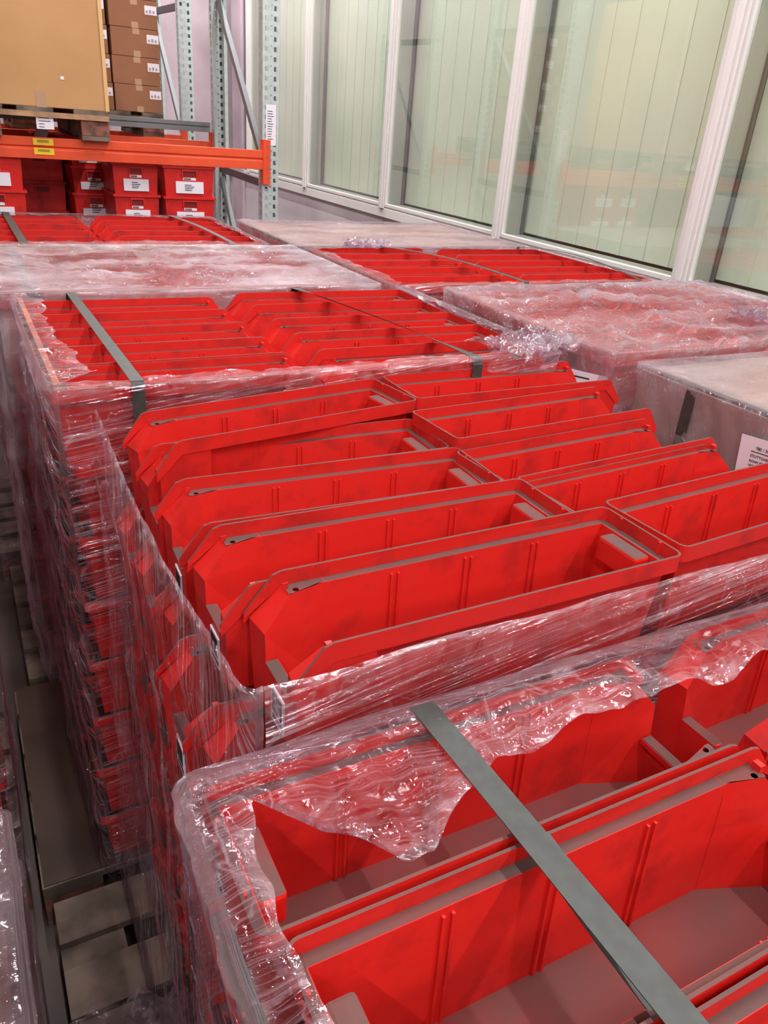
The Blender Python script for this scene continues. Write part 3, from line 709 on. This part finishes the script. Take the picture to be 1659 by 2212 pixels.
film('loose clear film draped over the right-hand stack', 1.448, 2.70, 1.43, 2.28, ZR + .010, .1, full, film_mat('loose_film', .17, 1.2, streak=.3, crumple=1.0, hazecol=(.76, .68, .70, 1), lines=.3), 31, nv=80, nt_=60, topamp=.034, amp=.014)
film('smooth film stretched over the card top of the right foreground stack', 1.475, 2.73, .53, 1.37, ZR + .004, .1, full, FILM_GREY, 37, nv=80, nt_=50, topamp=.008, amp=.012)
film('film around the stack at the left photo edge across the aisle', -1.32, -.068, 1.54, 2.36, ZR, .16, full, FILM_CLEAR, 41, nv=80, nt_=16)
film('greyish film around a low load in the bottom left corner', -1.3, -.075, .45, 1.33, .62, .02, full, FILM_GREY, 45, nv=50, nt_=30)
tag(MB().box((-1.28, .48, .145), (-.10, 1.30, .60)).build('wrapped_load', simple('dull_red_load', rgb(120, 60, 58), .7, col2=rgb(90, 70, 66), scale=5), bevel=.02), 'dull load under grey film in the bottom left corner', 'load')
pallet((-1.28, .48, 0), 1.2, .82, 'pallet under the low wrapped load in the bottom left corner')

# crumpled film scraps
def scrap(loc, size, seed, label, mat, flat=.6, rz=0, n=40):
    V = []; UV = []; F = []
    for i in range(n + 1):
        for j in range(n + 1):
            u, v = i / n - .5, j / n - .5
            f_ = 1 + .35 * ns(u * 5 + seed, v * 5)
            x = size[0] * (u * f_ + .12 * ns(v * 6, seed, u * 4)); y = size[1] * (v * f_ + .12 * ns(u * 6, seed + 3, v * 4))
            z = size[2] * (.5 + ns(u * 7 + seed, v * 9, 3) * .9 + .45 * ns(u * 18, v * 22 + seed, 1))
            V.append((x, y, max(0, z))); UV.append((u * size[0], v * size[1]))
    for i in range(n):
        for j in range(n):
            a = i * (n + 1) + j; F.append((a, a + n + 1, a + n + 2, a + 1))
    me = bpy.data.meshes.new('film_scrap'); me.from_pydata(V, [], F); me.materials.append(mat)
    ul = me.uv_layers.new(name='UVMap')
    for lp in me.loops: ul.data[lp.index].uv = UV[lp.vertex_index]
    for p in me.polygons: p.use_smooth = True
    o = bpy.data.objects.new('film_scrap', me); C.objects.link(o); o.location = loc; o.rotation_euler = (0, 0, rz)
    return tag(o, label, 'stretch film')
scrap((.10, 1.0, .147), (.26, .22, .05), 3, 'crumpled shiny film scrap on the bare pallet end at the bottom left', FILM_SCRAP)
scrap((1.62, 3.20, ZR + .0), (.20, .10, .035), 11, 'upstanding film twist between the two rear right pallets', FILM_SCRAP)
scrap((1.28, 1.56, ZB + .002), (.26, .16, .035), 15, 'crinkled film flap at the right front corner of the strapped rear stack', FILM_SCRAP, rz=.3)
scrap((2.35, 1.62, ZR + .012), (.34, .16, .045), 19, 'bunched film knot on top of the right-hand draped stack', FILM_SCRAP)

# ------------------------------------------------------------------ straps
def strap(pts, w_, label, twist=None, th=.0012, group='grey packing straps'):
    V = []; F = []; n = len(pts)
    P = [Vector(p) for p in pts]
    for i, p in enumerate(P):
        d = (P[min(i + 1, n - 1)] - P[max(i - 1, 0)]).normalized()
        a = Vector((1, 0, 0)); a = (a - a.dot(d) * d).normalized()
        if twist: a = Matrix.Rotation(twist[i], 3, d) @ a
        b = a.cross(d).normalized() * th
        for q in (p - a * w_ / 2, p + a * w_ / 2, p + a * w_ / 2 + b, p - a * w_ / 2 + b): V.append(tuple(q))
    for i in range(n - 1):
        for k in range(4):
            k2 = (k + 1) % 4; F.append((i * 4 + k, i * 4 + k2, i * 4 + 4 + k2, i * 4 + 4 + k))
    F.append((0, 1, 2, 3)); F.append(tuple((n - 1) * 4 + k for k in (3, 2, 1, 0)))
    me = bpy.data.meshes.new('strap'); me.from_pydata(V, [], F); me.materials.append(STRAP)
    bm = bmesh.new(); bm.from_mesh(me); bmesh.ops.recalc_face_normals(bm, faces=bm.faces); bm.to_mesh(me); bm.free()
    o = bpy.data.objects.new('packing_strap', me); C.objects.link(o)
    return tag(o, label, 'strap', group)
def over(x, y0, y1, zt, side=.35, dx=0, sagm=0.0, n=24, lift=.006):
    pts = [(x, y0 - .004, zt - side), (x, y0 - .004, zt - side * .5), (x, y0 - .004, zt - .01), (x, y0 + .004, zt + lift)]
    for k in range(1, n): t = k / n; pts.append((x + dx * t, y0 + (y1 - y0) * t, zt + lift + sagm * math.sin(PI * t)))
    pts += [(x + dx, y1 - .004, zt + lift), (x + dx, y1 + .004, zt - .01), (x + dx, y1 + .004, zt - side)]
    return pts
strap(over(.275, 1.496, 2.335, ZB, dx=-.01, side=.30, lift=.009), .025, 'grey strap lying flat over the left column of the strapped rear stack')
pb = over(1.075, 1.496, 2.335, ZB, dx=-.14, sagm=.006, side=.25)
tw = [0] * len(pb)
for i in range(4, len(pb) - 3): tw[i] = .40 * math.sin(PI * min(1, (i - 3) / 8) / 2) * (1 if i < 24 else max(0, (27 - i) / 4))
strap(pb, .028, 'grey strap twisted on edge over the right column of the strapped rear stack', tw)
strap(over(.405, -.14, .578, ZC, dx=-.008, side=.0001, sagm=.004)[3:-2], .031, 'wide grey strap crossing the nearest bins diagonally in the foreground')
pc = [(.438, -.14, ZC + .004)] + [(.436 - .030 * t, -.10 + .47 * t, ZC + .004 - .03 * math.sin(PI * t)) for t in [k / 14 for k in range(15)]]
strap(pc, .029, 'second grey strap sagging just under the foreground strap')
strap(over(.225, 3.22, 4.12, ZR, side=.10), .030, 'grey strap over the left column of the pallet before the rack')
strap(over(1.02, 3.22, 4.12, ZR, side=.10, dx=-.05, sagm=.01), .022, 'thin grey strap over the right column of the pallet before the rack')
strap(over(.175, 2.345, 3.14, ZR - .008, side=.10), .030, 'blurred strap under the milky film on the left')
strap(over(1.86, 2.34, 3.17, ZR, side=.1, dx=-.20, sagm=.02), .022, 'thin strap crossing the open-topped pallet beside the partition')
strap(over(2.43, 2.34, 3.17, ZR, side=.1, sagm=.03), .016, 'black strap loop at the right end of the pallet beside the partition')
# small strap down the left side of the right foreground stack (vertical dark band)
tag(MB().box((1.470, 1.17, ZR - .35), (1.472, 1.20, ZR - .01)).build('packing_strap', STRAP), 'dark strap running down the wrapped left side of the right foreground stack', 'strap', 'grey packing straps')

# ------------------------------------------------------------------ paper labels
FONT_CACHE = {}
def text_mesh(body, size, loc, rot, parent, mat=INK, name='printed_text'):
    cu = bpy.data.curves.new(name, 'FONT'); cu.body = body; cu.size = size; cu.extrude = .0002; cu.materials.append(mat)
    o = bpy.data.objects.new(name, cu); C.objects.link(o)
    dg = bpy.context.evaluated_depsgraph_get(); me = bpy.data.meshes.new_from_object(o.evaluated_get(dg))
    bpy.data.objects.remove(o)
    o2 = bpy.data.objects.new(name, me); C.objects.link(o2); o2.parent = parent; o2.location = loc; o2.rotation_euler = rot
    return o2
# big address label on the right foreground stack : faces -x
e = empty('address_label', (1.462, .858, CAMZ - .605), 0, 'white address label with barcode on the right foreground stack at the photo edge', 'label')
e.rotation_euler = (0, -.10, -PI / 2)      # local x -> -world y ; faces -x
MB().box((-.155, 0, -.075), (.06, .0012, .075)).build('label_sheet', PAPER, e, bevel=.0)
rt = (PI / 2, 0, 0)
def tl(s, size, x, z): text_mesh(s, size, (x, -.0006, z), rt, e)
tl('780 / 3078', .010, -.115, .050)
MB().box((-.125, -.0008, .044), (.055, 0, .0455)).build('printed_line', INK, e)
tl('STUTTGART', .009, -.125, .032)
tl('ROHM ET PRUFLOS GMBH', .008, -.125, .021)
tl('HOLM ET GEORGEN', .008, -.125, .011)
tl('78112 ST GEORGEN', .011, -.125, -.003)
MB().box((-.125, -.0008, -.0085), (.055, 0, -.007)).build('printed_line', INK, e)
bc = MB(); x = -.115; rn = random.Random(5)
while x < .05:
    wv = rn.choice((.0012, .0024, .0036)); bc.box((x, -.0008, -.048), (x + wv, 0, -.014)); x += wv + rn.choice((.0014, .0026))
bc.build('barcode', INK, e)
def plain_label(loc, rz, w_, h_, label, lines=5, group=None, rx=0):
    e = empty('paper_label', loc, rz, label, 'label', group); e.rotation_euler = (rx, 0, rz)
    MB().box((-w_ / 2, 0, -h_ / 2), (w_ / 2, .001, h_ / 2)).build('label_sheet', PAPER, e)
    q = MB(); rn = random.Random(int(w_ * 999))
    for k in range(lines):
        th_ = h_ * .10 / lines
        z = h_ * (.34 - .68 * k / max(1, lines - 1)); q.box((-w_ * .36, -.0006, z - th_), (w_ * rn.uniform(-.05, .36), 0, z + th_))
    q.build('printed_lines', INK, e); return e
plain_label((1.292, 2.66, CAMZ - .60), -PI / 2, .09, .15, 'white paper label under film on the left side of the pallet beside the partition')
plain_label((1.272, 3.95, CAMZ - .60), -PI / 2, .09, .16, 'white paper label on the rearmost right pallet corner')
plain_label((1.44, 1.50, CAMZ - .60), -PI / 2 + .5, .11, .10, 'creased white paper label poking up behind the rearmost centre bin')

# ------------------------------------------------------------------ racking
def upright_mesh(h, w_=.10, d=.07):
    """channel with paired trapezoid slots; front face at y=0, web of width w_ along x"""
    m = MB(); xs_ = [0, .014, .032, .044, .056, .068, .086, w_]; z = 0
    while z < h:
        for i in range(7):
            def cell(z0, z1): m.quad([(xs_[i], 0, z0), (xs_[i + 1], 0, z0), (xs_[i + 1], 0, z1), (xs_[i], 0, z1)])
            if i in (1, 5): cell(z, z + .012); cell(z + .036, z + .05)
            elif i == 3: cell(z, z + .034); cell(z + .042, z + .05)
            else: cell(z, z + .05)
        z += .05
    H_ = z
    for x in (0, w_):
        zz = 0
        while zz < H_:
            m.quad([(x, 0, zz), (x, .022, zz), (x, .022, zz + .05), (x, 0, zz + .05)])
            m.quad([(x, .022, zz), (x, .046, zz), (x, .046, zz + .018), (x, .022, zz + .018)])
            m.quad([(x, .046, zz), (x, d, zz), (x, d, zz + .05), (x, .046, zz + .05)])
            zz += .05
    m.quad([(0, d, 0), (.022, d, 0), (.022, d, H_), (0, d, H_)]); m.quad([(w_, d, 0), (w_ - .022, d, 0), (w_ - .022, d, H_), (w_, d, H_)])
    return m
def rack_frame(x, y0, y1, label, h=3.4, rz=0, loc=(0, 0, 0)):
    e = empty('pallet_rack', (x, y0, 0), rz, label, 'rack')
    upright_mesh(h).build('upright', GALV, e, merge=True, solid=.002, offset=0)
    o = upright_mesh(h).build('upright', GALV, e, merge=True, solid=.002, offset=0); o.location = (.10, y1 - y0, 0); o.rotation_euler = (0, 0, PI)
    D = y1 - y0
    zs = [.25, 1.40 + .12, 2.60 + .02]
    for z in (.35, 1.545, 2.62): MB().bar((.05, .05, z), (.05, D - .05, z + .02), .03, .045).build('horizontal_brace', DGREY, e)
    for a, b in (((.05, D - .06, .30), (.05, .06, 1.45)), ((.05, D - .06, 1.45), (.05, .06, .30 + .35)),): pass
    MB().bar((.05, D - .06, 1.50), (.05, .06, .38), .03, .04).build('diagonal_brace', GREY, e)
    MB().bar((.05, D - .06, 2.58), (.05, .06, 1.60), .03, .04).build('diagonal_brace', GREY, e)
    for yy in (0, D - .07): MB().box((-.02, yy, 0), (.12, yy + .09, .006)).build('foot_plate', GREY, e)
    return e
def at_rack(rk, o):
    o.location = Vector(o.location) - Vector(rk.location); o.parent = rk
    return o
def beam(rk, x0, x1, y, ztop, mat, label, h=.105, connector=True):
    Lb = x1 - x0
    m = MB(); prof = [(0, 0), (0, h * .44), (.008, h * .50), (.008, h * .54), (0, h * .60), (0, h), (.045, h), (.045, 0)]
    for k in range(len(prof)):
        a, b = prof[k], prof[(k + 1) % len(prof)]
        m.quad([(0, a[0], a[1]), (Lb, a[0], a[1]), (Lb, b[0], b[1]), (0, b[0], b[1])])
    e = m.build('beam', mat, None, merge=True, bevel=.0015); e.location = (x0, y, ztop - h); at_rack(rk, e); e['label'] = label
    if connector:
        MB().box((Lb, -.004, -.085), (Lb + .045, .0, h + .06)).box((Lb - .003, -.004, -.085), (Lb, .05, h + .06)).build('beam_connector', mat, e, bevel=.001)
        rv = MB()
        for k in range(4): rv.box((Lb + .024, -.006, -.055 + k * .06), (Lb + .036, -.004, -.043 + k * .06))
        rv.build('rivets', GREY, e)
    return e
FX = 1.735
RK = rack_frame(FX, 4.90, 5.97, 'galvanised pallet rack with orange beams nearest the glass partition')
RK2 = rack_frame(FX, 6.78, 7.8, 'galvanised pallet rack further back near the rear wall')
beam(RK, -2.0, FX, 4.885, CAMZ - .195, ORANGE, 'front orange beam')
beam(RK, -2.0, FX - .01, 5.955, CAMZ - .200, ORANGE, 'rear orange beam')
beam(RK2, -2.0, FX - .01, 6.76, CAMZ - .195, ORANGE, 'orange beam of the back rack')
beam(RK, -2.0, FX - .03, 5.90, CAMZ - .078, GREY, 'grey back-stop beam', h=.062, connector=False)
# rating sticker on upright
plain_label((FX + .052, 4.8978, CAMZ - .055), 0, .062, .22, 'white load-rating sticker on the perforated upright', 12)
for dz in (0, .046):
    e = empty('shelf_sticker', (.50, 4.883, CAMZ - .235 - dz + .018), 0, 'yellow barcode sticker on the front orange beam, %s one' % ('upper' if dz == 0 else 'lower'), 'sticker', 'yellow beam stickers')
    MB().box((-.05, -.001, -.016), (.05, 0.004 if dz else 0.0015, .016)).build('sticker_sheet', YEL, e)
    q = MB(); x = -.03
    while x < .03: q.box((x, -.0018, -.003), (x + .0018, -.001, .010)); x += .004
    q.build('printed_bars', INK, e)
# steel deck the lower bins stand on
ZD = CAMZ - .30 - .168 * 3 - .004
at_rack(RK, MB().box((-2.0, 4.86, ZD - .03), (FX + .02, 5.97, ZD)).build('shelf_deck', GREY))

# labelled euro boxes on the lower level
def tote(W=.30, D=.40, H=.175, paper=True, small=True):
    r = empty('stacking_box', (0, 0, 0))
    m = MB(); b = .012
    T = [(-W / 2 + .004, .004), (W / 2 - .004, .004), (W / 2 - .004, D - .004), (-W / 2 + .004, D - .004)]
    Bq = [(-W / 2 + b, b), (W / 2 - b, b), (W / 2 - b, D - b), (-W / 2 + b, D - b)]
    for k in range(4):
        a, c = T[k], T[(k + 1) % 4]; a2, c2 = Bq[k], Bq[(k + 1) % 4]
        m.quad([(*a2, 0), (*c2, 0), (*c, H), (*a, H)])
    m.quad([(*q, 0) for q in Bq])
    m.build('body', RED, r, merge=True, solid=.003, offset=0)
    q = MB()
    q.box((-W / 2 - .006, -.006, H - .014), (W / 2 + .006, .004, H)); q.box((-W / 2 - .006, D - .004, H - .014), (W / 2 + .006, D + .006, H))
    q.box((-W / 2 - .006, .004, H - .014), (-W / 2 + .004, D - .004, H)); q.box((W / 2 - .004, .004, H - .014), (W / 2 + .006, D - .004, H))
    q.build('rim', RED, r)
    hd = MB(); hd.box((-.045, -.004, H - .030), (.045, .006, H - .022)); hd.box((-.045, -.004, H - .062), (-.038, .006, H - .03)); hd.box((.038, -.004, H - .062), (.045, .006, H - .03))
    hd.build('grip_frame', RED, r, bevel=.001)
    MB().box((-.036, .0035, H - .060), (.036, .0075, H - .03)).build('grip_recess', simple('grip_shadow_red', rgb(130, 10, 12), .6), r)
    if small:
        s = MB().box((-.038, .001, H - .080), (.038, .0065, H - .066)).build('barcode_label', PAPER, r)
        MB().box((-.034, .0004, H - .078), (.008, .001, H - .068)).build('printed_bars', simple('grey_print', rgb(110, 100, 100), .7), s)
    if paper:
        s = MB().box((-.082, -.001, .020), (.082, .0095, H - .088)).build('paper_card', PAPER, r)
        q = MB(); 
        for k in range(4): q.box((-.030, -.0018, .036 + k * .010), (.010 + .008 * (k % 3), -.001, .040 + k * .010))
        q.build('printed_lines', INK, s)
    return r
T1 = tote(); T2 = tote(.26, .40, .150); T3 = tote(.27, .40, .168, paper=False, small=False)
cnt = 0
stacks = [
    (T1, 1.285, 4.905, 0, 3, .168, 'right-hand stack under the orange beam'),
    (T1, .985, 4.95, 0, 3, .168, 'second stack from the right under the orange beam'),
    (T2, .815, 5.34, .05, 4, .150, 'shadowed stack behind the beam with a grey card'),
    (T2, .66, 5.76, .0, 4, .150, 'shadowed stack at the back beside the blank boxes'),
    (T3, .53, 5.50, 0, 3, .172, 'dark stack of blank boxes further back'),
    (T1, .235, 4.905, 0, 3, .172, 'left-hand stack with white cards at the photo edge'),
    (T3, -.12, 5.3, 0, 3, .168, 'stack left of the photo edge'),
]
for (tp, x, y, rz, n_, p_, lb) in stacks:
    for k in range(n_):
        o = copy_tree(tp); o.location = (x, y, ZD + .001 + k * p_); o.rotation_euler = (0, 0, rz)
        o.scale = (.86 if x == .985 else 1, 1, p_ / (.175 if tp is T1 else .150 if tp is T2 else .168))
        tag(o, 'red stacking box, %s of the %s' % (['bottom', 'middle', 'top', 'topmost'][k] if n_ == 3 else ['bottom', 'second', 'third', 'top'][k], lb), 'box', 'red stacking boxes on the lower rack level')
for p in (T1, T2, T3):
    for ch in list(p.children):
        for g in list(ch.children): bpy.data.objects.remove(g)
        bpy.data.objects.remove(ch)
    bpy.data.objects.remove(p)
# curled paper leaning on a blank box
cp = MB()
pts_ = [(0, 0), (.012, .03), (.03, .06), (.045, .09), (.052, .12)]
for k in range(4):
    a, b = pts_[k], pts_[k + 1]
    cp.quad([((.47) + a[0], 5.41 + a[0] * .3, ZD + .52 + a[1]), ((.47) + .07 + a[0], 5.41, ZD + .52 + a[1]), ((.47) + .07 + b[0], 5.41, ZD + .52 + b[1]), ((.47) + b[0], 5.41 + b[0] * .3, ZD + .52 + b[1])])
tag(cp.build('curled_paper', PAPER, merge=True, solid=.0008), 'curled white paper sticking up behind the blank red boxes', 'paper')

# big cardboard box on its pallet on the front beams
pp = pallet((-.38, 4.84, CAMZ - .195), 1.22, 1.0, 'pallet with pale top stringer under the big cardboard box on the beam', zt=.145, long_x=False)
for ch in pp.children:
    if ch.name.startswith('stringer_board') or ch.name.startswith('deck'): pass
MB().box((0, -.012, .098), (1.22, .0, .124)).build('stringer_board', WOODL, pp)
plain_label((.515, 4.836, CAMZ - .122), 0, .085, .062, 'small white label stapled to a block of the pallet on the beam', 4)
gb = empty('large_cardboard_box', (-.37, 4.85, CAMZ - .050 - .0), 0, 'large plain tan cardboard box on a pallet on the orange beam', 'box')
MB().box((0, 0, 0), (1.21, .95, 1.05)).build('box_walls', CARD, gb, bevel=.004)
MB().box((1.198, -.006, .0), (1.218, 0, 1.05)).build('corner_edge', simple('pale_card_edge', rgb(214, 178, 120), .8), gb, bevel=.002)
MB().box((.855, -.0015, 0), (.905, -.0002, .075)).build('packing_tape', TAPE, gb)
MB().box((.985, -.0022, .135), (1.002, -.0004, .15)).build('torn_spot', PAPER, gb)

# brown cartons behind
pallet((.45, 6.10, CAMZ - .195), .98, .80, 'dark pallet under the brown cartons', zt=.145, long_x=False)
def carton(loc, w_, d, h, label, lx=None):
    e = empty('brown_carton', loc, 0, label, 'carton', 'brown cartons with white labels')
    MB().box((0, 0, 0), (w_, d, h)).build('carton_walls', CARDD, e, bevel=.003)
    MB().box((w_ * .45, -.0012, 0), (w_ * .45 + .045, 0, h * .22)).build('packing_tape', TAPE, e)
    MB().box((w_ * .45, -.0012, h * .80), (w_ * .45 + .045, 0, h)).build('packing_tape', TAPE, e)
    s = MB().box((w_ - .082, -.0018, h * .52), (w_ - .004, 0, h * .83)).build('shipping_label', PAPER, e)
    q = MB()
    for k in range(3): q.box((w_ - .074 + k * .022, -.0026, h * .57), (w_ - .062 + k * .022, -.0018, h * (.66 + .03 * (k % 2))))
    q.build('printed_marks', simple('faint_print', rgb(150, 146, 160), .7), s)
    return e
zc = CAMZ - .048
for k in range(5):
    nm = ['bottom', 'second', 'third', 'fourth', 'top'][k]
    carton((1.118 - .004 * (k % 2), 6.13, zc + k * .166), .315, .38, .164, 'brown carton in the right column beside the rack upright, %s of the stack' % nm)
    carton((.80 - .006 * k, 6.14, zc + k * .166), .310, .38, .164, 'brown carton in the left column partly behind the large tan box, %s of the stack' % nm)

# racking on the other side of the hall, seen only as a reflection in the glass
RO = empty('pallet_rack', (-2.6, 8.6, 0), 0, 'opposite pallet rack showing as a faint reflection in the partition glass', 'rack')
for yy in (0, -3.0):
    o = upright_mesh(3.4).build('upright', GALV, RO, merge=True, solid=.002, offset=0); o.rotation_euler = (0, 0, PI / 2); o.location = (0, yy, 0)
for z in (1.70, 2.95): MB().box((-.06, -7.6, z - .1), (-.01, .6, z)).build('beam', ORANGE, RO)
for z in (1.0, 1.85): MB().box((-.8, -7.6, z - .05), (-.06, .6, z)).build('shelf_deck', GREY, RO)
rn = random.Random(2)
for k, (y, z0, h) in enumerate([(6.0, 1.0, .55), (6.8, 1.0, .45), (7.6, 1.0, .6), (4.4, 1.0, .5), (6.3, 1.85, .7), (7.7, 1.85, .6), (4.6, 1.85, .7)]):
    tag(MB().box((-3.3, y, z0), (-2.7, y + .6, z0 + h)).build('stored_carton', PAPER if k in (1, 4) else CARD, bevel=.004), '%s carton on the %s shelf of the opposite reflected rack' % (['first', 'pale second', 'third', 'nearest', 'pale fourth', 'fifth', 'nearest'][k], 'lower' if z0 < 1.5 else 'upper'), 'carton', 'cartons reflected in the glass')
